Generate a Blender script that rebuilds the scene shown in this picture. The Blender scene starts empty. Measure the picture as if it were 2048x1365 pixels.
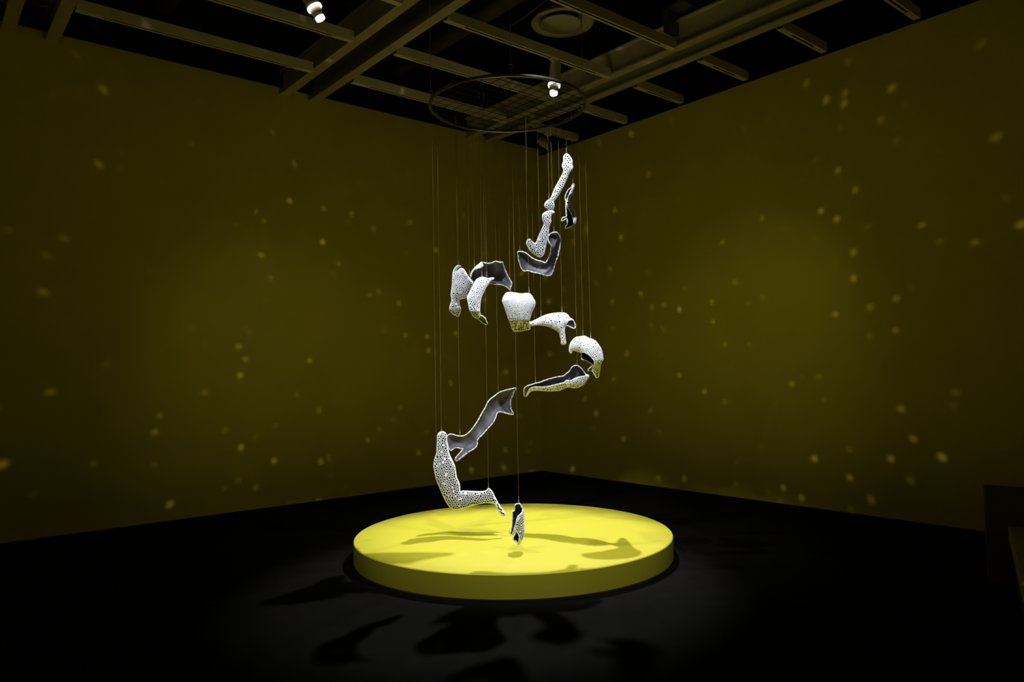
import bpy, bmesh, math, random
import numpy as np
from mathutils import Vector, Matrix
from mathutils.geometry import delaunay_2d_cdt
random.seed(7)
rng = np.random.default_rng(11)
sc = bpy.context.scene
COL = sc.collection

# ------------------------------------------------------------------ measured camera and room
F, PITCH, ROLL, TH = 1474.57, 0.0412934, -0.0181211, 0.8776054
EYE = 1.5
# the far corner of the room is the origin, the right wall runs along +X, the left wall along -Y
RD = np.array([1.0, 0, 0]); LD = np.array([0, -1.0, 0]); UP = np.array([0, 0, 1.0])
CT, ST = math.cos(TH), math.sin(TH)
def W(x, y, z=0.0):        # plan coordinates seen from the camera (right, forward) -> room
    x, y = x - 0.41514, y - 11.16316
    return np.array([CT * x - ST * y, ST * x + CT * y, z])
def WD(v): return np.array([CT * v[0] - ST * v[1], ST * v[0] + CT * v[1], v[2]])
FWD = WD((0, 1, 0)); SIDE = WD((1, 0, 0))
EYE_P = W(0, 0, EYE)
ZL, ZR = 4.906, 4.769

def ray(u, v):
    qx, qy = (u - 1024) / F, (v - 682.5) / F
    c, s = math.cos(ROLL), math.sin(ROLL)
    px, py = c * qx + s * qy, -s * qx + c * qy
    c, s = math.cos(PITCH), math.sin(PITCH)
    return np.array([px, c + s * py, s - c * py])
def at(u, v, Y):
    r = ray(u, v)
    return WD(r * (Y / r[1])) + EYE_P
def onz(u, v, z):
    r = ray(u, v)
    return WD(r * ((z - EYE) / r[2])) + EYE_P
def room(r, l, z=0.0):
    return RD * r + LD * l + UP * z

# ------------------------------------------------------------------ materials
def mat(name, col, rough=0.6, metal=0.0, noise=0.0, nscale=8.0, bump=0.0, emit=None, estr=0.0, spec=0.5):
    m = bpy.data.materials.new(name); m.use_nodes = True
    nt = m.node_tree; b = nt.nodes['Principled BSDF']
    b.inputs['Base Color'].default_value = (*col, 1)
    b.inputs['Roughness'].default_value = rough
    b.inputs['Metallic'].default_value = metal
    b.inputs['Specular IOR Level'].default_value = spec
    if noise or bump:
        tc = nt.nodes.new('ShaderNodeTexCoord')
        n = nt.nodes.new('ShaderNodeTexNoise'); n.inputs['Scale'].default_value = nscale
        n.inputs['Detail'].default_value = 6
        nt.links.new(tc.outputs['Object'], n.inputs['Vector'])
        if noise:
            r = nt.nodes.new('ShaderNodeValToRGB')
            r.color_ramp.elements[0].position = 0.3; r.color_ramp.elements[1].position = 0.7
            r.color_ramp.elements[0].color = (*[c * (1 - noise) for c in col], 1)
            r.color_ramp.elements[1].color = (*[min(1, c * (1 + noise)) for c in col], 1)
            nt.links.new(n.outputs['Fac'], r.inputs['Fac'])
            nt.links.new(r.outputs['Color'], b.inputs['Base Color'])
        if bump:
            bp = nt.nodes.new('ShaderNodeBump'); bp.inputs['Strength'].default_value = bump
            nt.links.new(n.outputs['Fac'], bp.inputs['Height'])
            nt.links.new(bp.outputs['Normal'], b.inputs['Normal'])
    if emit:
        b.inputs['Emission Color'].default_value = (*emit, 1)
        b.inputs['Emission Strength'].default_value = estr
    return m
M = {
    'wall': mat('olive wall paint', (0.60, 0.50, 0.03), 0.9, noise=0.05, nscale=1.5, spec=0.1),
    'floor': mat('dark floor', (0.0036, 0.0033, 0.0028), 0.8, noise=0.25, nscale=6, spec=0.02),
    'ceil': mat('black soffit', (0.012, 0.012, 0.010), 0.9, spec=0.1),
    'beam': mat('painted steel beam', (0.50, 0.44, 0.22), 0.6, noise=0.12, nscale=5, spec=0.3),
    'track': mat('painted track', (0.74, 0.66, 0.40), 0.5, noise=0.10, nscale=6, spec=0.3),
    'black': mat('black slot', (0.01, 0.01, 0.01), 0.8),
    'duct': mat('dull duct', (0.10, 0.095, 0.07), 0.7, noise=0.2, nscale=4),
    'disc': mat('diffuser enamel', (0.50, 0.46, 0.26), 0.5, noise=0.08, nscale=9),
    'white': mat('white printed lattice', (0.86, 0.87, 0.90), 0.55, spec=0.3),
    'lining': mat('dark grey lining', (0.115, 0.102, 0.132), 0.5, noise=0.7, nscale=9, bump=0.25, spec=0.35),
    'dark': mat('shaded lining copy', (0.022, 0.02, 0.024), 0.6, noise=0.4, nscale=14, spec=0.2),  # darker copy of the lining: shade in holes and hollows put into its colour
    'yellow': mat('yellow lacquer', (0.40, 0.362, 0.020), 0.55, noise=0.015, nscale=3, spec=0.25),
    'print': mat('dark print on yellow', (0.30, 0.23, 0.01), 0.7),
    'steel': mat('brown steel tube', (0.20, 0.16, 0.14), 0.32, metal=0.85, noise=0.2, nscale=12),
    'mesh': mat('dark steel mesh', (0.02, 0.018, 0.016), 0.45, metal=0.6),
    'wire': mat('thin steel wire', (0.22, 0.19, 0.045), 0.5, metal=0.2),
    'cable': mat('suspension cable', (0.45, 0.43, 0.38), 0.35, metal=0.6),
    'lamp': mat('lamp housing', (0.75, 0.66, 0.42), 0.5, noise=0.1, nscale=20),
    'glow': mat('glowing lamp glass', (1, 1, 1), 0.4, emit=(1, 0.98, 1.0), estr=2.5),
    'bench': mat('dark bench cloth', (0.10, 0.085, 0.04), 0.9, noise=0.2, nscale=15),
    'seat': mat('olive seat cloth', (0.42, 0.36, 0.10), 0.9, noise=0.15, nscale=15),
}

# ------------------------------------------------------------------ object helpers
def link(name, me, m, parent=None):
    o = bpy.data.objects.new(name, me); COL.objects.link(o)
    for x in (m if isinstance(m, (list, tuple)) else [m]): me.materials.append(M[x])
    if parent: o.parent = parent
    return o
def tag(o, label=None, cat=None, group=None, kind=None):
    if label: o['label'] = label
    if cat: o['category'] = cat
    if group: o['group'] = group
    if kind: o['kind'] = kind
    return o
def thing(name, loc, label, cat, group=None):
    o = bpy.data.objects.new(name, None); COL.objects.link(o)
    o.location = loc; o.empty_display_size = 0.05
    return tag(o, label, cat, group)
def pydata(name, vs, fs):
    me = bpy.data.meshes.new(name)
    me.from_pydata([tuple(map(float, v)) for v in vs], [], fs); me.update()
    return me
class MB:
    def __init__(s): s.v = []; s.f = []
    def add(s, vs, fs):
        n = len(s.v); s.v += [tuple(map(float, v)) for v in vs]
        s.f += [tuple(i + n for i in f) for f in fs]
    def box(s, c, ax, ay, az):      # centre and three half axes
        c, ax, ay, az = map(np.asarray, (c, ax, ay, az))
        vs = [c + i * ax + j * ay + k * az for i in (-1, 1) for j in (-1, 1) for k in (-1, 1)]
        s.add(vs, [(0, 1, 3, 2), (4, 6, 7, 5), (0, 4, 5, 1), (2, 3, 7, 6), (0, 2, 6, 4), (1, 5, 7, 3)])
    def tube(s, pts, r, n=8, closed=False):
        pts = [np.asarray(p, float) for p in pts]; k = len(pts); vs = []; fs = []
        prev = None
        for i, p in enumerate(pts):
            a = pts[(i - 1) % k] if (closed or i > 0) else p
            b = pts[(i + 1) % k] if (closed or i < k - 1) else p
            t = b - a; L = np.linalg.norm(t); t = t / L if L > 1e-9 else np.array([0, 0, 1.0])
            if prev is None:
                h = np.array([1.0, 0, 0]) if abs(t[0]) < 0.8 else np.array([0, 1.0, 0])
                x = np.cross(t, h)
            else:
                x = prev - t * np.dot(prev, t)
            nx = np.linalg.norm(x)
            x = x / nx if nx > 1e-9 else np.array([1.0, 0, 0])
            prev = x; y = np.cross(t, x)
            rr = r[i] if hasattr(r, '__len__') else r
            for j in range(n):
                q = 2 * math.pi * j / n
                vs.append(p + rr * (math.cos(q) * x + math.sin(q) * y))
        for i in range(k if closed else k - 1):
            for j in range(n):
                a, b = i * n + j, i * n + (j + 1) % n
                c, d = ((i + 1) % k) * n + (j + 1) % n, ((i + 1) % k) * n + j
                fs.append((a, b, c, d))
        if not closed:
            fs.append(tuple(range(n - 1, -1, -1))); fs.append(tuple(range((k - 1) * n, k * n)))
        s.add(vs, fs)
    def lathe(s, prof, base, axis, n=32, cap=True):   # prof: (along, radius)
        base = np.asarray(base, float); t = np.asarray(axis, float); t = t / np.linalg.norm(t)
        h = np.array([1.0, 0, 0]) if abs(t[0]) < 0.8 else np.array([0, 1.0, 0])
        x = np.cross(t, h); x /= np.linalg.norm(x); y = np.cross(t, x); vs = []; fs = []
        for a, r in prof:
            for j in range(n):
                q = 2 * math.pi * j / n
                vs.append(base + t * a + r * (math.cos(q) * x + math.sin(q) * y))
        for i in range(len(prof) - 1):
            for j in range(n):
                fs.append((i * n + j, i * n + (j + 1) % n, (i + 1) * n + (j + 1) % n, (i + 1) * n + j))
        if cap:
            fs.append(tuple(range(n - 1, -1, -1))); fs.append(tuple(range((len(prof) - 1) * n, len(prof) * n)))
        s.add(vs, fs)
    def build(s, name, m, parent=None, smooth=False, origin=None):
        vs = s.v
        if origin is not None: vs = [tuple(np.array(v) - origin) for v in vs]
        me = pydata(name, vs, s.f)
        o = link(name, me, m, parent)
        if origin is not None and parent is None: o.location = tuple(origin)
        if smooth:
            for p in me.polygons: p.use_smooth = True
        bm = bmesh.new(); bm.from_mesh(me); bmesh.ops.recalc_face_normals(bm, faces=bm.faces); bm.to_mesh(me); bm.free()
        return o

# ------------------------------------------------------------------ room shell
def slab(name, p, q, thick, z0, z1, m):
    b = MB(); c = (p + q) / 2; d = (q - p) / 2; n = thick
    b.box(c + n / 2 + UP * (z0 + z1) / 2, d, n / 2, UP * (z1 - z0) / 2)
    return tag(b.build(name, m), kind='structure')
slab('wall_left', room(0, -0.15), room(0, 12.5), -RD * 0.15, 0, ZL, 'wall')
slab('wall_right', room(0.0, 0), room(8.5, 0), -LD * 0.15, 0, ZR, 'wall')
slab('wall_left_upper', room(-0.16, -1.4), room(-0.16, 12.5), -RD * 0.1, 0, 6.0, 'ceil')
slab('wall_right_upper', room(-0.9, -1.5), room(12.9, -1.5), -LD * 0.1, 0, 6.0, 'ceil')
b = MB(); b.box(room(5.5, 5.2, -0.05), RD * 7.5, LD * 7.5, UP * 0.05); tag(b.build('floor', 'floor'), kind='structure')
b = MB(); b.box(room(5.5, 5.2, 6.05), RD * 7.5, LD * 7.5, UP * 0.05); tag(b.build('ceiling', 'ceil'), kind='structure')

# double beams: two steel I-sections side by side with an open gap
ZB = 4.82
for l in (1.275, 0.945, 3.985, 3.625, 6.705, 6.345):
    b = MB()
    r0, r1 = 0.0, 11.0
    c = lambda z: room((r0 + r1) / 2, l, z)
    ax = RD * (r1 - r0) / 2
    b.box(c(ZB + 0.009), ax, LD * 0.056, UP * 0.009)
    b.box(c(ZB + 0.14), ax, LD * 0.012, UP * 0.122)
    b.box(c(ZB + 0.27), ax, LD * 0.056, UP * 0.009)
    tag(b.build('ceiling_beam', 'beam'), kind='structure')

# ------------------------------------------------------------------ lighting tracks
TG = 'lighting tracks of the ceiling grid'
ZT = 4.79
def track(r, l0, l1, label):
    t = thing('lighting_rail', tuple(room(r, (l0 + l1) / 2, ZT)), label, 'lighting track', TG)
    h = (l1 - l0) / 2; o = room(r, (l0 + l1) / 2, ZT)
    def bx(B, dr, dz, wr, wz, dl=0, hl=h):
        B.box(RD * dr + UP * dz + LD * dl, RD * wr, LD * hl, UP * wz)
    B = MB()
    bx(B, 0.026, 0.050, 0.008, 0.050)            # near side face
    bx(B, -0.018, 0.016, 0.011, 0.016)           # far lip
    bx(B, -0.003, 0.075, 0.030, 0.025)              # body
    for e in (-1, 1): bx(B, 0.006, 0.020, 0.020, 0.018, e * (h - 0.11), 0.11)
    B.build('housing', 'track', t)
    B = MB(); bx(B, 0.005, 0.008, 0.013, 0.004, 0, h - 0.22); B.build('contact_slot', 'black', t)
    for e in (-1, 1):
        B = MB(); bx(B, 0.0, 0.045, 0.040, 0.030, e * (h - 0.014), 0.014)
        bx(B, 0.022, 0.015, 0.014, 0.014, e * (h - 0.025), 0.025)
        B.build('end_bracket', 'track', t)
order = ['nearest the far corner', 'second from the far corner', 'third from the far corner',
         'fourth from the far corner', 'fifth from the far corner', 'sixth from the far corner']
rs = [0.90, 1.83, 2.75, 3.66, 4.59, 5.51]
for i, r in enumerate(rs):
    track(r, 0.02, 0.885, 'short pale lighting track meeting the right wall top, ' + order[i])
for i in (0, 1, 2, 3):
    track(rs[i], 1.335, 3.565, 'pale lighting track between the two double beams above the ring, ' + order[i])
for i in (0, 1, 2):
    track(rs[i], 4.045, 6.285, 'pale lighting track left of the left double beam, ' + order[i])

# round air diffusers and services above the grid
def diffuser(p, label):
    t = thing('air_diffuser', tuple(p), label, 'air diffuser', 'round ceiling air diffusers')
    B = MB(); B.lathe([(0.10, 0.16), (0.05, 0.30), (0.0, 0.335), (-0.012, 0.33), (0.0, 0.25), (0.05, 0.235), (0.08, 0.16)], (0, 0, 0), (0, 0, 1), 48, cap=False)
    B.build('outer_ring', 'disc', t, True)
    B = MB(); B.lathe([(0.075, 0.235), (0.08, 0.01)], (0, 0, 0), (0, 0, 1), 32, cap=False); B.build('throat', 'black', t)
    B = MB(); B.lathe([(0.02, 0.05), (0.0, 0.20), (-0.012, 0.222), (-0.02, 0.21), (-0.028, 0.10), (-0.03, 0.002)], (0.02, -0.05, -0.03), (0, 0, 1), 48)
    B.build('dish', 'disc', t, True)
    B = MB(); B.lathe([(0.0, 0.14), (0.72, 0.14)], (0, 0, 0.09), (0, 0, 1), 24); B.build('duct_neck', 'duct', t, True)
diffuser(onz(1125, 45, 5.2), 'round ceiling air diffuser above the ring, behind a lighting track')
diffuser(onz(88, -16, 5.2), 'round ceiling air diffuser cut off by the top left edge')
for k, (l, z, rad) in enumerate(((2.35, 5.6, 0.10), (5.3, 5.62, 0.14))):
    B = MB(); B.tube([room(-1, l, z), room(10.5, l, z)], rad, 16)
    tag(B.build('ceiling_pipe', 'duct', None, True), ['dark pipe running above the grid over the ring', 'dark pipe running above the grid at upper left'][k], 'pipe', 'dark pipes above the ceiling grid')
B = MB()
pp = onz(1344, 55, 5.02)
B.box(pp + UP * 0.06, RD * 0.03, LD * 0.10, UP * 0.13); B.box(pp + RD * 0.10 + UP * 0.17, RD * 0.13, LD * 0.10, UP * 0.015)
B.box(pp + RD * 0.10 + UP * 0.55, RD * 0.01, LD * 0.01, UP * 0.40)
tag(B.build('hanger_bracket', 'duct'), 'small angled bracket above the right double beam', 'bracket')
B = MB()
a0, a1 = onz(975, 68, 4.93), onz(1092, 0, 4.93)
pts = [a0 + (a1 - a0) * t + UP * (-0.05 * math.sin(math.pi * t)) for t in np.linspace(0, 1, 14)]
B.tube(pts, 0.007, 6)
tag(B.build('sagging_cable', 'duct'), 'thin sagging cable between two lighting tracks above the ring', 'cable')

# ------------------------------------------------------------------ spotlights on the tracks
def spotlight(stem_top, neck, aim, label, lit=True, s=1.0):
    stem_top, neck = np.asarray(stem_top), np.asarray(neck)
    t = thing('track_spotlight', tuple(stem_top), label, 'spotlight', 'spotlights clipped to the tracks')
    o = stem_top; nk = neck - o
    d = np.asarray(aim) - neck; d /= np.linalg.norm(d)
    B = MB(); B.tube([np.zeros(3), nk * 0.45, nk], 0.010 * s, 8); B.box((0, 0, 0.006), RD * 0.018, LD * 0.05, UP * 0.012)
    B.build('stem', 'lamp', t)
    B = MB(); B.lathe([(-0.20 * s, 0.048 * s), (-0.19 * s, 0.056 * s), (0.0, 0.057 * s), (0.06 * s, 0.057 * s)], nk, d, 28); B.build('housing', 'lamp', t, False)
    if lit:
        B = MB(); B.lathe([(0.058 * s, 0.050 * s), (0.058 * s, 0.062 * s), (0.078 * s, 0.062 * s), (0.078 * s, 0.046 * s)], nk, d, 28); B.build('glowing_collar', 'glow', t, True)
        B = MB(); B.lathe([(0.074 * s, 0.050 * s), (0.150 * s, 0.040 * s)], nk, d, 24); B.build('neck', 'lamp', t, True)
        B = MB(); B.lathe([(0.150 * s, 0.040 * s), (0.174 * s, 0.039 * s), (0.174 * s, 0.02 * s)], nk, d, 24); B.build('glowing_lens', 'glow', t, True)
    else:
        B = MB(); B.lathe([(0.06 * s, 0.057 * s), (0.08 * s, 0.05 * s)], nk, d, 24); B.build('lens', 'black', t, True)
    return neck + d * 0.21 * s
PC = W(-0.0185, 6.1696); PH, PR = 0.174, 1.295
S1 = spotlight(room(2.75, 4.955, 4.771), at(621, 1, 5.89), W(0.15, 6.2, 1.2), 'lit spotlight at the top left, aimed down at the sculpture', True, 1.0)
S2 = spotlight(room(2.75, 2.178, 4.771), at(1109, 160, 7.65), W(0.1, 6.3, 0.4), 'lit spotlight glowing behind the ring', True, 1.05)
spotlight(room(0.9, 0.578, 4.771), room(0.9, 0.56, 4.63), W(1.5, 8.5, 3.5), 'unlit spotlight hanging dark in the far corner', False, 1.1)

# ------------------------------------------------------------------ round yellow platform
t = thing('round_platform', tuple(PC), 'low round yellow platform standing on the dark floor', 'platform')
B = MB(); B.lathe([(0.0, PR - 0.004), (0.012, PR), (PH - 0.006, PR), (PH, PR - 0.006)], (0, 0, 0), (0, 0, 1), 160)
B.build('drum', 'yellow', t)
for (u, v) in ((733, 1081), (1316, 1083)):
    p = onz(u, v, PH) - PC; a0 = math.atan2(p[1], p[0]); rr = math.hypot(p[0], p[1])
    B = MB(); x = -0.038
    while x < 0.038:
        w = random.uniform(0.0022, 0.0052); hgt = random.choice((0.004, 0.006, 0.008)); off = random.uniform(-0.002, 0.002)
        e = SIDE; n = FWD; bow = -8 * x * x + 0.006
        c = np.array([p[0], p[1], PH + 0.0005]) + e * x + n * (bow + off)
        B.box(c, e * w / 2, n * hgt, UP * 0.0002); x += w + 0.0018
    tag(B.build('printed_text', 'print', t), 'faint dark printed line too small to read')

# ------------------------------------------------------------------ hoop and grid
RC = W(0.0, 6.17, 3.75); RR = 0.655
t = thing('hoop_frame', tuple(RC), 'round steel hoop with wire grid hanging above the platform', 'hoop')
B = MB(); B.tube([(RR * math.cos(q), RR * math.sin(q), 0) for q in np.linspace(0, 2 * math.pi, 97)[:-1]], 0.0145, 12, True)
B.build('hoop', 'steel', t, True)
B = MB(); step = 0.1
for k in range(-6, 7):
    for (a, bb, dz) in ((RD, LD, 0.0), (LD, RD, -0.005)):
        o = k * step + 0.02
        if abs(o) < RR - 0.02:
            hl = math.sqrt(RR * RR - o * o)
            B.tube([bb * o - a * hl + UP * dz, bb * o + a * hl + UP * dz], 0.0027, 6)
B.build('wire_grid', 'mesh', t)
for (u, v) in ((1122, 255), (1010, 252), (1018, 251), (975, 254), (1046, 253)):
    q = onz(u, v, 3.752) - RC
    B = MB(); B.tube([q + UP * 0.012, q - UP * 0.02], 0.004, 6); B.build('grid_clip', 'cable', t)

def support(u, v, label):
    q = onz(u, v, 3.755); d = q - RC; d[2] = 0; q = RC + d / np.linalg.norm(d) * RR
    t = thing('support_cable', tuple(q), label, 'cable', 'cables carrying the hoop')
    B = MB(); B.tube([(0, 0, 0.085), (0, 0, 6.0 - 3.75)], 0.0022, 6); B.build('strand', 'cable', t)
    B = MB(); B.tube([tuple(SIDE * 0.017 * math.cos(a) + UP * (0.068 + 0.017 * math.sin(a))) for a in np.linspace(0, 2 * math.pi, 17)[:-1]], 0.003, 6, True)
    B.tube([(0, 0, 0.012), (0, 0, 0.052)], 0.004, 6); B.build('eye_bolt', 'cable', t)
support(1022, 151, 'thick cable with eye bolt carrying the near side of the hoop')
support(861, 200, 'thin cable carrying the left side of the hoop')
support(1168, 190, 'thin cable carrying the right side of the hoop')

# ------------------------------------------------------------------ body-cast fragments
def smooth_poly(P, step):
    P = np.array(P, float); n = len(P); out = []
    for i in range(n):
        p0, p1, p2, p3 = P[i - 1], P[i], P[(i + 1) % n], P[(i + 2) % n]
        k = max(2, int(np.linalg.norm(p2 - p1) / 0.5))
        for t in np.linspace(0, 1, k, endpoint=False):
            out.append(0.5 * ((2 * p1) + (-p0 + p2) * t + (2 * p0 - 5 * p1 + 4 * p2 - p3) * t * t + (-p0 + 3 * p1 - 3 * p2 + p3) * t ** 3))
    out = np.array(out)
    seg = np.linalg.norm(np.roll(out, -1, 0) - out, axis=1); cum = np.concatenate([[0], np.cumsum(seg)])
    m = max(12, int(round(cum[-1] / step)))
    tt = np.linspace(0, cum[-1], m, endpoint=False); ext = np.vstack([out, out[:1]])
    return np.stack([np.interp(tt, cum, ext[:, 0]), np.interp(tt, cum, ext[:, 1])], 1)
def inside(pts, P):
    x, y = pts[:, 0], pts[:, 1]; r = np.zeros(len(pts), bool); n = len(P); j = n - 1
    for i in range(n):
        xi, yi = P[i]; xj, yj = P[j]
        if yi != yj:
            r ^= ((yi > y) != (yj > y)) & (x < (xj - xi) * (y - yi) / (yj - yi) + xi)
        j = i
    return r
def bdist(pts, P):
    d = np.full(len(pts), 1e9)
    for i in range(len(P)):
        a, b = P[i], P[(i + 1) % len(P)]; ab = b - a; L = max(1e-9, ab @ ab)
        t = np.clip(((pts - a) @ ab) / L, 0, 1)
        d = np.minimum(d, np.linalg.norm(pts - (a + t[:, None] * ab), axis=1))
    return d
class Field:        # half-round relief of a silhouette: solves laplace(h*h) = -4
    def __init__(s, P, res):
        s.lo = P.min(0) - 3; hi = P.max(0) + 3; s.res = res
        nx, ny = (np.ceil((hi - s.lo) / res)).astype(int) + 1
        gx, gy = np.meshgrid(s.lo[0] + np.arange(nx) * res, s.lo[1] + np.arange(ny) * res)
        m = inside(np.stack([gx.ravel(), gy.ravel()], 1), P).reshape(ny, nx)
        m[0] = m[-1] = False; m[:, 0] = m[:, -1] = False
        u = np.zeros((ny, nx)); par = (np.add.outer(np.arange(ny), np.arange(nx)) % 2) == 0
        w = 1.9
        masks = [m & par, m & ~par]
        for it in range(260):
            for k in masks:
                nb = np.zeros_like(u)
                nb[1:-1, 1:-1] = (u[:-2, 1:-1] + u[2:, 1:-1] + u[1:-1, :-2] + u[1:-1, 2:] + 2 * res * res) / 4
                u[k] += w * (nb[k] - u[k])
        s.u = np.maximum(u, 0)
    def __call__(s, q):
        g = (q - s.lo) / s.res; ny, nx = s.u.shape
        i = np.clip(g[:, 0].astype(int), 0, nx - 2); j = np.clip(g[:, 1].astype(int), 0, ny - 2)
        fx, fy = np.clip(g[:, 0] - i, 0, 1), np.clip(g[:, 1] - j, 0, 1); u = s.u
        return np.sqrt((u[j, i] * (1 - fx) + u[j, i + 1] * fx) * (1 - fy) + (u[j + 1, i] * (1 - fx) + u[j + 1, i + 1] * fx) * fy)

FG = 'fragments of the hanging body sculpture'
WG = 'thin wires holding the fragments'
WIRES = []
def fragment(name, label, body, patches, Y, hooks, hole=(0.60, 0.86), ds=4.2, relief=0.8, tilt=(0, 0), closed=0.08, wlabel='', hmix=0.45, dark=False, curl=None):
    """body: silhouette; patches: (outline or None for the whole, side +1 towards the viewer's side / -1 far side)"""
    body_s = smooth_poly(body, 1.5)
    fld = Field(body_s, 1.0 if np.ptp(body_s, 0).min() > 45 else 0.5)
    c0 = body_s.mean(0); mpp = Y / F
    def lift(q, side, off=0.0):       # q: (n,2) outline coordinates -> points in the room
        q = np.asarray(q, float); h = np.maximum(fld(q) * (relief if side > 0 else max(relief, 1.1)) * mpp + off, 0 if off <= 0 else off)
        out = np.empty((len(q), 3))
        for i, (u, v) in enumerate(q):
            yy = Y + tilt[0] * (u - c0[0]) * mpp + tilt[1] * (v - c0[1]) * mpp - side * h[i]
            if curl: yy += curl[1] * max(0.0, v - curl[0]) * mpp      # the lower end turns under
            out[i] = at(u, v, yy)
        return out
    origin = lift([c0], 0)[0]
    root = thing(name, tuple(origin), label, 'sculpture', FG)
    LV, LF, IV, IF, IS = [], [], [], [], []; R = MB()
    for outline, side in patches:
        P = body_s if outline is None else smooth_poly(outline, 1.5)
        P = smooth_poly(P[::2], ds * 0.62)
        n = len(P); lo, hi = P.min(0), P.max(0); pts = []
        y = lo[1]; row = 0
        while y < hi[1]:
            x = lo[0] + (row % 2) * ds / 2
            while x < hi[0]:
                pts.append((x + rng.uniform(-.42, .42) * ds, y + rng.uniform(-.42, .42) * ds)); x += ds
            y += ds * 0.866; row += 1
        pts = np.array(pts)
        if len(pts):
            pts = pts[inside(pts, P)]
            if len(pts): pts = pts[bdist(pts, P) > 0.40 * ds]
        allp = np.vstack([P, pts]) if len(pts) else P
        vs, _, fs, ov, _, _ = delaunay_2d_cdt([Vector(p) for p in allp], [(i, (i + 1) % n) for i in range(n)], [], 1, 1e-6)
        V = np.array([tuple(v) for v in vs])
        isb = np.array([any(k < n for k in o) for o in ov])
        # lining: the plain triangulated skin just inside the lattice
        base = len(IV); IV += list(lift(V, side, -0.016 if side > 0 else -0.004) - origin)
        for f in fs:
            f = list(f)
            a, b2, c = (IV[base + f[0]], IV[base + f[1]], IV[base + f[2]])
            nrm = np.cross(b2 - a, c - a)
            if (nrm @ FWD) * side > 0: f = f[::-1]
            IF.append(tuple(base + k for k in f)); IS.append(0 if side < 0 and not dark else 1)  # front patches and dark hollows take the shaded lining copy
        # lattice: dual cells with a hole in each
        cen = np.array([V[list(f)].mean(0) for f in fs])
        inc = [[] for _ in V]; ecount = {}
        for fi, f in enumerate(fs):
            for k in range(3):
                inc[f[k]].append(fi); e = tuple(sorted((f[k], f[(k + 1) % 3]))); ecount[e] = ecount.get(e, 0) + 1
        bed = [e for e, k in ecount.items() if k == 1]; mids = {}
        pool = [tuple(c) for c in cen]
        vb = {}
        for e in bed:
            mids[e] = len(pool); pool.append(tuple((V[e[0]] + V[e[1]]) / 2))
            for k in e: vb.setdefault(k, []).append(mids[e])
        faces = []
        for vi in range(len(V)):
            ids = list(inc[vi]); c = V[vi]
            if len(ids) == 0: continue
            ids2 = ids + vb.get(vi, [])
            ids2.sort(key=lambda k: math.atan2(pool[k][1] - c[1], pool[k][0] - c[0]))
            if vi in vb:
                if len(vb[vi]) != 2: continue
                ms = set(vb[vi]); k = len(ids2)
                st = next((j for j in range(k) if ids2[j] in ms and ids2[(j + 1) % k] in ms), None)
                if st is None: continue
                ids2 = ids2[st + 1:] + ids2[:st + 1]
                pool.append(tuple(c)); faces.append(ids2 + [len(pool) - 1])
                continue
            poly = np.array([pool[k] for k in ids2]); cc = poly.mean(0)
            vv = (cc[1] - body_s[:, 1].min()) / max(1, np.ptp(body_s[:, 1]))
            if len(ids2) < 4 or rng.random() < closed:
                faces.append(ids2); continue
            k0 = hole[0] + (hole[1] - hole[0]) * np.clip(hmix * vv + (1 - hmix) * rng.random(), 0, 1)
            inner = []
            m = len(ids2)
            for j in range(m):     # rounded: pull towards the mean radius
                d = poly[j] - cc; r = np.linalg.norm(d); rm = np.linalg.norm(poly - cc, axis=1).mean()
                inner.append(len(pool)); pool.append(tuple(cc + d / max(r, 1e-6) * (0.68 * r + 0.32 * rm) * k0))
            for j in range(m):
                faces.append([ids2[j], ids2[(j + 1) % m], inner[(j + 1) % m], inner[j]])
        base = len(LV); PV = lift(np.array(pool), side, 0.0) - origin; LV += list(PV)
        for f in faces:
            a = PV[f]; nrm = np.zeros(3)
            for j in range(len(f)): nrm += np.cross(a[j], a[(j + 1) % len(f)])
            if (nrm @ FWD) * side > 0: f = f[::-1]
            LF.append(tuple(base + k for k in f))
        rimpts = lift(smooth_poly(P, 2.2), side) - origin
        R.tube(list(rimpts), [(0.0030 if side > 0 else 0.0046) + 0.0012 * math.sin(i * 1.7) for i in range(len(rimpts))], 6, True)
    me = pydata('lattice_skin', LV, LF); o = link('lattice_skin', me, 'white', root)
    sol = o.modifiers.new('thickness', 'SOLIDIFY'); sol.thickness = 0.0045; sol.offset = 1.0
    me = pydata('lining', IV, IF); o = link('lining', me, ('lining', 'dark'), root)
    for p in me.polygons: p.use_smooth = True; p.material_index = IS[p.index]
    tag(o, 'dark grey inner lining')
    R.build('rim', 'white', root, True)
    for hk in hooks:
        (u, v) = hk[:2]; side = hk[2] if len(hk) > 2 else 0
        if side == 0:
            p = at(u, v, Y + tilt[0] * (u - c0[0]) * mpp + tilt[1] * (v - c0[1]) * mpp)
        else:
            p = lift([(u, v)], side)[0]
        q = p - origin; B = MB()
        B.tube([q - UP * 0.006, q + UP * 0.014], 0.0016, 6)
        B.tube([q + UP * 0.018 + SIDE * 0.005 * math.cos(a) + UP * 0.005 * math.sin(a) for a in np.linspace(0, 2 * math.pi, 9)[:-1]], 0.0012, 5, True)
        tag(B.build('hook', 'cable', root))
        WIRES.append((p + UP * 0.022, wlabel))
    return root
def Z(ou, ov, s, pts): return [(ou + x / s, ov + y / s) for x, y in pts]
A_ = lambda p: Z(1000, 280, 4.55, p)
B_ = lambda p: Z(880, 500, 7.186, p)
C_ = lambda p: Z(1000, 580, 6.205, p)
D_ = lambda p: Z(850, 760, 4.709, p)
G_ = lambda p: Z(990, 990, 10.5, p)

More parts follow.
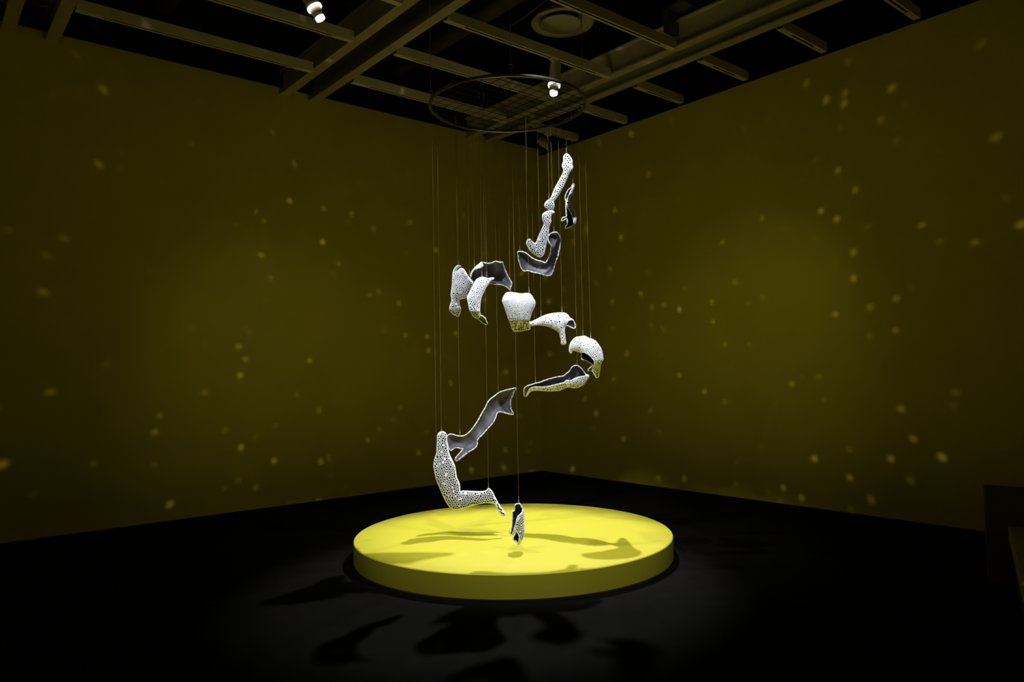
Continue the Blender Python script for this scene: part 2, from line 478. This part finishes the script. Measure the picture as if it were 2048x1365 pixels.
fragment('hanging_forearm_fragment', 'white perforated forearm with raised hand, highest piece of the hanging sculpture',
    A_([(600,128),(618,131),(630,145),(645,165),(658,190),(655,215),(662,250),(655,275),(640,292),(620,330),(600,375),(575,430),(550,475),(530,510),(505,545),(490,565),(492,600),(485,632),(465,642),(435,632),(415,615),(405,600),(412,575),(430,555),(455,540),(468,520),(480,490),(500,440),(525,395),(550,350),(570,310),(580,285),(575,260),(565,235),(572,215),(580,190),(578,160),(586,137)]),
    [(None, 1)], 6.0, [(1098, 400), (1133, 309)], hole=(0.52, 0.82), ds=3.8, tilt=(0.15, 0), wlabel='the highest raised forearm piece')
fragment('hanging_hand_fragment', 'narrow curved hand shell hanging edge-on at the upper right',
    A_([(665,400),(677,408),(672,430),(660,460),(652,490),(640,520),(632,545),(640,575),(655,605),(670,640),(685,685),(692,715),(690,750),(675,770),(650,785),(615,800),(595,802),(590,795),(610,780),(612,740),(608,715),(590,725),(570,738),(558,735),(562,718),(580,705),(605,697),(602,660),(600,620),(600,590),(600,560),(592,530),(595,510),(608,480),(620,455),(645,435),(655,415)]),
    [(A_([(665,400),(677,408),(672,430),(660,460),(652,490),(640,520),(632,545),(640,575),(655,605),(670,640),(685,685),(692,715),(690,750),(672,765),(668,740),(660,700),(645,665),(625,630),(610,600),(605,570),(610,540),(625,505),(640,470),(655,430)]), 1), (None, -1)],
    6.3, [(1146, 369)], dark=True, hole=(0.74, 0.90), ds=3.0, relief=1.0, wlabel='the narrow curved hand shell')
fragment('hanging_arm_fragment', 'white perforated bent arm with knob top, just below the raised forearm',
    A_([(490,650),(495,660),(478,670),(465,685),(462,730),(465,745),(455,770),(445,800),(440,850),(430,900),(420,940),(410,990),(400,1030),(390,1050),(370,1068),(340,1062),(310,1040),(275,1010),(255,975),(240,940),(248,915),(262,902),(275,903),(285,920),(300,935),(320,945),(335,925),(350,880),(370,840),(385,805),(400,770),(395,745),(387,720),(385,690),(395,672),(420,655),(450,648)]),
    [(None, 1)], 5.97, [(1105, 423), (1055, 482)], hole=(0.52, 0.84), ds=3.7, tilt=(0.1, 0), wlabel='the bent arm below the raised forearm')
fragment('hanging_elbow_fragment', 'hollow bent elbow piece showing dark lining inside a white edge',
    A_([(160,1022),(180,1018),(215,1022),(250,1042),(290,1075),(330,1095),(380,1108),(410,1120),(420,1116),(432,1095),(450,1060),(460,1030),(465,985),(470,960),(450,940),(437,905),(440,880),(455,858),(480,845),(515,843),(530,855),(545,885),(553,910),(548,950),(540,1000),(530,1050),(515,1090),(500,1130),(490,1170),(480,1205),(465,1228),(440,1237),(400,1230),(350,1215),(300,1205),(270,1195),(240,1190),(225,1197),(205,1185),(190,1160),(180,1125),(168,1090),(165,1050)]),
    [(None, -1)], 6.25, [(1108, 466), (1040, 504)], tilt=(-0.1, 0), wlabel='the hollow bent elbow piece')
fragment('hanging_shoulder_fragment', 'white perforated shoulder piece with lower knob, leftmost at mid height',
    B_([(240,230),(250,228),(280,226),(303,235),(282,242),(258,256),(238,280),(222,315),(225,328),(250,305),(285,275),(315,266),(340,280),(360,315),(400,375),(440,430),(470,470),(480,500),(455,535),(435,570),(420,615),(400,650),(375,685),(345,695),(300,705),(275,720),(275,760),(280,800),(298,850),(290,900),(275,935),(262,965),(240,950),(200,935),(165,905),(145,880),(137,855),(150,790),(170,730),(165,690),(160,640),(170,560),(178,480),(180,410),(186,330),(200,285),(222,250)]),
    [(None, 1)], 6.4, [(917, 531.5), (939, 552)], hole=(0.36, 0.92), ds=3.4, hmix=0.6, tilt=(-0.15, 0), curl=(618, 1.6), wlabel='the leftmost shoulder piece')
fragment('hanging_chest_fragment', 'open chest shell with dark lining, behind the white crescent piece',
    B_([(440,370),(450,330),(475,290),(520,240),(570,200),(600,180),(650,190),(700,197),(745,190),(790,168),(830,172),(860,185),(900,180),(912,188),(890,208),(905,215),(930,280),(950,320),(975,380),(1005,430),(1030,475),(1033,505),(1015,545),(1015,575),(1000,570),(970,545),(920,515),(870,500),(800,500),(740,485),(640,500),(560,500),(500,500),(480,470),(460,430),(445,400)]),
    [(B_([(440,370),(450,330),(475,290),(520,240),(570,200),(600,184),(618,238),(580,262),(530,275),(490,295),(466,330),(454,370),(452,400)]), 1), (None, -1)],
    6.5, [(949, 533), (1000, 527)], hole=(0.2, 0.4), relief=0.7, wlabel='the open chest shell')
fragment('hanging_rib_fragment', 'white crescent-shaped rib piece in front of the open chest shell',
    B_([(395,690),(415,645),(440,590),(470,530),(495,480),(510,450),(540,420),(575,402),(610,395),(640,400),(670,412),(710,410),(750,402),(777,403),(770,420),(735,435),(705,470),(680,510),(655,545),(635,590),(610,640),(590,690),(578,750),(572,820),(570,880),(575,940),(590,945),(620,960),(650,990),(665,1030),(682,1065),(670,1076),(640,1065),(600,1040),(560,1005),(510,980),(480,960),(450,910),(430,870),(415,810),(405,750)]),
    [(B_([(395,690),(415,645),(440,590),(470,530),(495,480),(510,450),(540,420),(575,402),(610,395),(640,400),(670,412),(710,410),(750,402),(777,403),(770,420),(735,435),(705,470),(680,510),(655,545),(635,590),(610,640),(590,690),(578,750),(572,820),(570,880),(574,935),(560,985),(530,985),(480,960),(450,910),(430,870),(415,810),(405,750)]), 1),
     (B_([(572,900),(575,940),(590,945),(620,960),(650,990),(665,1030),(682,1065),(670,1076),(640,1065),(600,1040),(560,1005),(520,980),(540,930)]), -1)],
    5.8, [(964, 556), (973.5, 556)], hole=(0.36, 0.92), ds=3.3, hmix=0.7, relief=0.85, tilt=(0.1, 0), curl=(622, 0.9), wlabel='the white crescent rib piece')
fragment('hanging_torso_fragment', 'broad white torso piece tapering to a yellow-lit waist at centre',
    B_([(900,740),(905,700),(925,660),(950,625),(985,615),(1030,617),(1080,622),(1130,632),(1180,635),(1240,630),(1290,635),(1320,665),(1340,700),(1365,745),(1365,790),(1345,840),(1320,890),(1305,940),(1290,990),(1280,1040),(1285,1080),(1295,1140),(1240,1150),(1170,1165),(1110,1170),(1060,1165),(1040,1140),(1025,1100),(1010,1050),(985,990),(965,930),(945,870),(920,800)]),
    [(None, 1)], 5.8, [(1020.5, 586), (1058, 588.5)], hole=(0.0, 0.98), ds=3.5, hmix=0.78, relief=0.72, tilt=(0, 0.32), closed=0.25, curl=(640, 1.7), wlabel='the broad torso piece')
fragment('hanging_hip_fragment', 'white hip piece with long left tail, beside the torso waist',
    C_([(360,405),(400,395),(450,370),(510,340),(570,315),(640,297),(710,291),(770,288),(815,295),(845,320),(865,350),(900,370),(922,405),(935,440),(932,475),(920,483),(890,470),(850,450),(825,440),(805,465),(800,510),(805,570),(810,620),(817,665),(800,678),(762,672),(760,630),(748,580),(735,540),(710,510),(670,485),(620,460),(560,445),(500,438),(430,440),(380,452),(365,440)]),
    [(C_([(360,405),(400,395),(450,370),(510,340),(570,315),(640,297),(710,291),(770,288),(815,295),(845,320),(865,350),(900,370),(885,376),(862,380),(840,395),(824,430),(805,465),(800,510),(805,570),(810,620),(817,665),(800,678),(762,672),(760,630),(748,580),(735,540),(710,510),(670,485),(620,460),(560,445),(500,438),(430,440),(380,452),(365,440)]), 1),
     (C_([(820,330),(845,320),(865,350),(900,370),(922,405),(935,440),(932,475),(920,483),(890,470),(850,450),(822,440),(815,400)]), -1)],
    6.0, [(1082, 634.5), (1124, 626.5)], dark=True, hole=(0.30, 0.78), ds=3.5, relief=0.85, tilt=(0.1, 0), closed=0.2, wlabel='the hip piece with long tail')
fragment('hanging_buttock_fragment', 'rounded white cap-like piece at the far right, open below',
    C_([(865,770),(862,720),(875,670),(905,625),(940,595),(985,587),(1010,583),(1035,577),(1065,583),(1100,603),(1150,618),(1190,645),(1225,690),(1255,740),(1270,790),(1275,840),(1280,860),(1265,890),(1250,920),(1240,970),(1232,1030),(1222,1080),(1205,1092),(1185,1075),(1165,1040),(1140,1003),(1110,1005),(1088,997),(1125,965),(1150,930),(1100,895),(1050,870),(1016,866),(1012,830),(1008,782),(940,757),(900,752),(895,775),(880,788)]),
    [(C_([(865,770),(862,720),(875,670),(905,625),(940,595),(985,587),(1010,583),(1035,577),(1065,583),(1100,603),(1150,618),(1190,645),(1225,690),(1255,740),(1270,790),(1275,840),(1280,860),(1265,890),(1250,920),(1240,970),(1232,1030),(1222,1080),(1205,1092),(1185,1075),(1150,1010),(1142,985),(1163,935),(1168,890),(1150,860),(1120,825),(1080,795),(1040,777),(1000,776),(940,757),(900,752),(895,775),(880,788)]), 1), (None, -1)],
    6.15, [(1181.6, 678), (1166, 674)], dark=True, hole=(0.22, 0.92), ds=3.5, hmix=0.7, relief=0.8, curl=(722, 1.6), wlabel='the rounded cap-like piece at far right')
fragment('hanging_foot_fragment', 'trough-like foot and ankle piece with yellow-lit underside, at right below the cap-like piece',
    C_([(300,1230),(320,1205),(350,1190),(400,1175),(450,1160),(500,1148),(560,1125),(620,1105),(700,1085),(770,1075),(800,1065),(820,1045),(860,1015),(880,985),(895,960),(920,946),(950,940),(985,958),(1020,990),(1045,1025),(1070,1055),(1090,1060),(1107,1075),(1090,1100),(1065,1140),(1030,1180),(980,1205),(930,1217),(880,1210),(840,1205),(790,1225),(740,1245),(680,1252),(600,1255),(530,1250),(460,1245),(410,1250),(370,1265),(350,1295),(320,1327),(300,1310),(297,1270)]),
    [(C_([(355,1250),(370,1225),(420,1205),(480,1205),(560,1205),(640,1190),(720,1170),(800,1150),(815,1125),(870,1130),(920,1105),(970,1085),(1040,1072),(1085,1062),(1107,1075),(1090,1100),(1065,1140),(1030,1180),(980,1205),(930,1217),(880,1210),(840,1205),(790,1225),(740,1245),(680,1252),(600,1255),(530,1250),(460,1245),(410,1250),(370,1265),(350,1295),(322,1322),(335,1290)]), 1), (None, -1)],
    6.35, [(1154.5, 732), (1071, 767)], hole=(0.5, 0.84), ds=3.4, relief=1.0, tilt=(-0.35, 0), curl=(768, 1.3), wlabel='the trough-like foot piece')
fragment('hanging_leg_fragment', 'long hollow leg piece showing pale grey lining, slanting down to the left',
    D_([(205,545),(215,525),(240,513),(270,518),(300,528),(340,532),(375,525),(410,500),(440,470),(465,435),(490,400),(515,355),(545,300),(570,260),(585,225),(600,200),(620,180),(660,150),(700,120),(750,103),(800,90),(857,78),(855,90),(840,110),(830,145),(815,175),(805,215),(808,260),(818,295),(835,315),(828,328),(800,325),(750,312),(700,303),(680,315),(668,350),(650,390),(620,430),(590,460),(565,490),(535,525),(510,545),(493,575),(492,605),(480,635),(455,655),(420,675),(380,705),(340,735),(300,765),(285,755),(290,735),(320,700),(350,665),(365,650),(340,650),(300,640),(270,650),(245,668),(225,650),(215,610),(205,580)]),
    [(None, -1)], 6.4, [(996.5, 785), (920, 871)], tilt=(0.25, 0), relief=0.75, wlabel='the long hollow leg piece')
fragment('hanging_thigh_fragment', 'largest white perforated piece, a bent leg with pointed foot above the platform rim',
    D_([(160,490),(185,497),(200,515),(203,545),(205,590),(215,640),(222,685),(235,720),(260,770),(280,820),(290,880),(300,930),(322,980),(328,1030),(330,1060),(355,1050),(420,1052),(490,1055),(550,1053),(580,1045),(588,1032),(600,1025),(620,1040),(640,1070),(665,1120),(690,1165),(715,1200),(740,1240),(757,1275),(745,1288),(725,1280),(700,1245),(680,1215),(665,1180),(640,1165),(600,1160),(560,1160),(500,1170),(440,1185),(380,1205),(320,1220),(270,1222),(240,1205),(220,1180),(200,1150),(170,1090),(140,1020),(115,960),(98,900),(88,850),(82,810),(92,750),(105,710),(113,680),(115,620),(117,560),(118,525),(135,500)]),
    [(None, 1)], 6.1, [(883, 865.5), (872.5, 905), (977, 980)], hole=(0.70, 0.90), ds=3.9, relief=0.85, tilt=(-0.3, 0), closed=0.05, wlabel='the large bent leg piece')
fragment('hanging_heel_fragment', 'lowest small piece with dark hollow, hanging just over the platform',
    G_([(420,230),(440,205),(470,190),(510,190),(540,220),(560,260),(580,290),(595,350),(600,420),(605,500),(605,600),(605,680),(615,760),(605,850),(580,920),(550,970),(525,1020),(500,1050),(480,1045),(475,1010),(440,980),(400,960),(378,920),(400,870),(430,810),(440,785),(430,740),(425,690),(426,640),(410,700),(390,770),(365,830),(345,850),(325,830),(322,795),(340,740),(350,670),(358,580),(365,480),(365,370),(385,345),(410,340),(415,280)]),
    [(G_([(600,420),(605,500),(605,600),(605,680),(615,760),(605,850),(580,920),(550,970),(525,1020),(500,1050),(482,1042),(490,1000),(505,950),(505,880),(490,830),(455,780),(435,740),(425,690),(435,620),(450,540),(465,480),(500,435),(540,400),(570,360),(580,300),(595,350)]), 1), (None, -1)],
    5.5, [(1037.5, 1008)], dark=True, hole=(0.70, 0.90), ds=3.2, relief=1.0, wlabel='the lowest small piece over the platform')

# suspension wires from the hoop grid down to every hook
cnt = {}
for p, w in WIRES:
    cnt.setdefault(w, []).append(p)
for w, ps in cnt.items():
    ps = sorted(ps, key=lambda p: p[0])
    for k, p in enumerate(ps):
        d = p[:2] - RC[:2]; L = np.linalg.norm(d); top = RC.copy()
        top[:2] += d if L < RR - 0.012 else d / L * (RR - 0.012)
        which = '' if len(ps) == 1 else (['left', 'right'][k] + ' of two thin wires, ' if len(ps) == 2 else ['leftmost', 'middle', 'rightmost'][k] + ' of three thin wires, ')
        lab = (which or 'single thin wire ') + 'holding ' + w
        t = thing('hanging_wire', tuple(p), lab, 'wire', WG)
        v = top - np.array([0, 0, 0.004]) - p
        B = MB(); B.tube([np.zeros(3), v], 0.0008, 5); B.build('strand', 'wire', t)
        B = MB(); B.tube([v * (0.006 / v[2]), v * (0.03 / v[2])], 0.0024, 6); B.build('crimp_sleeve', 'cable', t)
        B = MB(); B.tube([v * ((v[2] - 0.07) / v[2]), v * ((v[2] - 0.012) / v[2])], 0.0020, 6); B.build('crimp_sleeve', 'cable', t)

# ------------------------------------------------------------------ low bench at the right edge
sa, sb = onz(2016, 1052, 0.4), onz(2046, 1175, 0.4)
dn = sb - sa; dn /= np.linalg.norm(dn); rt = np.array([-dn[1], dn[0], 0.0])
if rt[0] < 0: rt = -rt
t = thing('low_bench', (sa[0], sa[1], 0), 'low dark bench with olive seat at the right edge', 'bench')
BW, BD = 1.6, 2.2
def bb(name, m, a0, a1, b0, b1, z0, z1, bev=0.012):
    B = MB(); c = rt * (a0 + a1) / 2 + dn * (b0 + b1) / 2 + UP * (z0 + z1) / 2
    B.box(c, rt * (a1 - a0) / 2, dn * (b1 - b0) / 2, UP * (z1 - z0) / 2)
    o = B.build(name, m, t); md = o.modifiers.new('edge', 'BEVEL'); md.width = bev; md.segments = 3
bb('seat', 'seat', 0, BW, 0, BD, 0.30, 0.40)
bb('base', 'bench', 0.03, BW - 0.03, 0.0, BD - 0.03, 0.0, 0.30)
bb('backrest', 'bench', -0.13, BW, -0.16, 0.0, 0.0, 0.645)

# ------------------------------------------------------------------ lights
def spot(name, loc, aim, power, size, blend, rad=0.03, col=(0.93, 0.95, 1.0)):
    L = bpy.data.lights.new(name, 'SPOT'); L.energy = power; L.spot_size = math.radians(size); L.spot_blend = blend
    L.shadow_soft_size = rad; L.color = col
    o = bpy.data.objects.new(name, L); COL.objects.link(o); o.location = tuple(loc)
    d = Vector(tuple(np.asarray(aim) - np.asarray(loc))); o.rotation_euler = d.to_track_quat('-Z', 'Y').to_euler()
    return o
spot('spot_light', S1, W(0.0, 6.15, 1.0), 300, 44, 0.6)
spot('spot_light', S2, W(0.0, 6.0, 0.8), 1200, 42, 0.5)
spot('spot_light', W(0.2, 3.3, 4.6), W(0.1, 5.9, 0.9), 500, 40, 0.6)
spot('spot_light', W(2.2, 3.9, 4.6), W(0.15, 5.9, 0.9), 350, 38, 0.6)
spot('spot_light', W(-2.1, 3.8, 4.6), W(-0.1, 5.9, 0.9), 350, 38, 0.6)
spot('spot_light', W(0.2, 4.7, 4.55), W(0.42, 6.05, 2.95), 400, 23, 0.9)  # added spot without fixture, brightens the highest pieces
# added soft fill spots without fixtures, brightening the lower walls
spot('wall_fill_light', W(2.5, 5.6, 4.6), W(1.9, 9.0, 0.3), 34, 62, 1.0, 0.15)
spot('wall_fill_light', W(-2.6, 5.2, 4.6), W(-2.0, 8.9, 0.3), 30, 62, 1.0, 0.15)

# wall glints of the sculpture imitated by an added unseen lamp with patterned output
L = bpy.data.lights.new('glint_light', 'POINT'); L.energy = 190; L.shadow_soft_size = 0.03; L.color = (1.0, 0.95, 0.8)
L.use_nodes = True; nt = L.node_tree; em = nt.nodes['Emission']
geo = nt.nodes.new('ShaderNodeNewGeometry')
vo = nt.nodes.new('ShaderNodeTexVoronoi'); vo.inputs['Scale'].default_value = 22.0
nt.links.new(geo.outputs['Incoming'], vo.inputs['Vector'])
r1 = nt.nodes.new('ShaderNodeMapRange'); r1.inputs['From Min'].default_value = 0.03; r1.inputs['From Max'].default_value = 0.22
r1.inputs['To Min'].default_value = 1.0; r1.inputs['To Max'].default_value = 0.0
nt.links.new(vo.outputs['Distance'], r1.inputs['Value'])
sep = nt.nodes.new('ShaderNodeSeparateColor'); nt.links.new(vo.outputs['Color'], sep.inputs['Color'])
r2 = nt.nodes.new('ShaderNodeMapRange'); r2.inputs['From Min'].default_value = 0.2; r2.inputs['From Max'].default_value = 1.0
nt.links.new(sep.outputs['Red'], r2.inputs['Value'])
r3 = nt.nodes.new('ShaderNodeMath'); r3.operation = 'POWER'; r3.inputs[1].default_value = 1.7; nt.links.new(r2.outputs['Result'], r3.inputs[0])
mu = nt.nodes.new('ShaderNodeMath'); mu.operation = 'MULTIPLY'
nt.links.new(r1.outputs['Result'], mu.inputs[0]); nt.links.new(r3.outputs['Value'], mu.inputs[1])
nt.links.new(mu.outputs['Value'], em.inputs['Strength'])
o = bpy.data.objects.new('glint_light', L); COL.objects.link(o); o.location = tuple(W(0.0, 6.1, 2.0))

w = bpy.data.worlds.new('ambient fill'); sc.world = w; w.use_nodes = True
w.node_tree.nodes['Background'].inputs[0].default_value = (0.5, 0.42, 0.06, 1)
w.node_tree.nodes['Background'].inputs[1].default_value = 0.08  # added yellowish ambient fill, lifts lower walls and platform side

# ------------------------------------------------------------------ camera
cam = bpy.data.cameras.new('camera'); cam.sensor_width = 36; cam.lens = F * 36 / 2048; cam.clip_end = 100
co = bpy.data.objects.new('camera', cam); COL.objects.link(co)
fw = Vector(WD((0, math.cos(PITCH), math.sin(PITCH)))); U = Vector(WD((0, -math.sin(PITCH), math.cos(PITCH)))); X = Vector(SIDE)
c, s = math.cos(ROLL), math.sin(ROLL)
right = c * X + s * U; up = c * U - s * X
m = Matrix.Identity(4)
for i in range(3): m[i][0], m[i][1], m[i][2] = right[i], up[i], -fw[i]
m[0][3], m[1][3], m[2][3] = EYE_P
co.matrix_world = m
sc.camera = co
sc.view_settings.view_transform = 'Standard'
sc.view_settings.look = 'None'
sc.view_settings.exposure = 0.0
sc.cycles.max_bounces = 8; sc.cycles.diffuse_bounces = 5
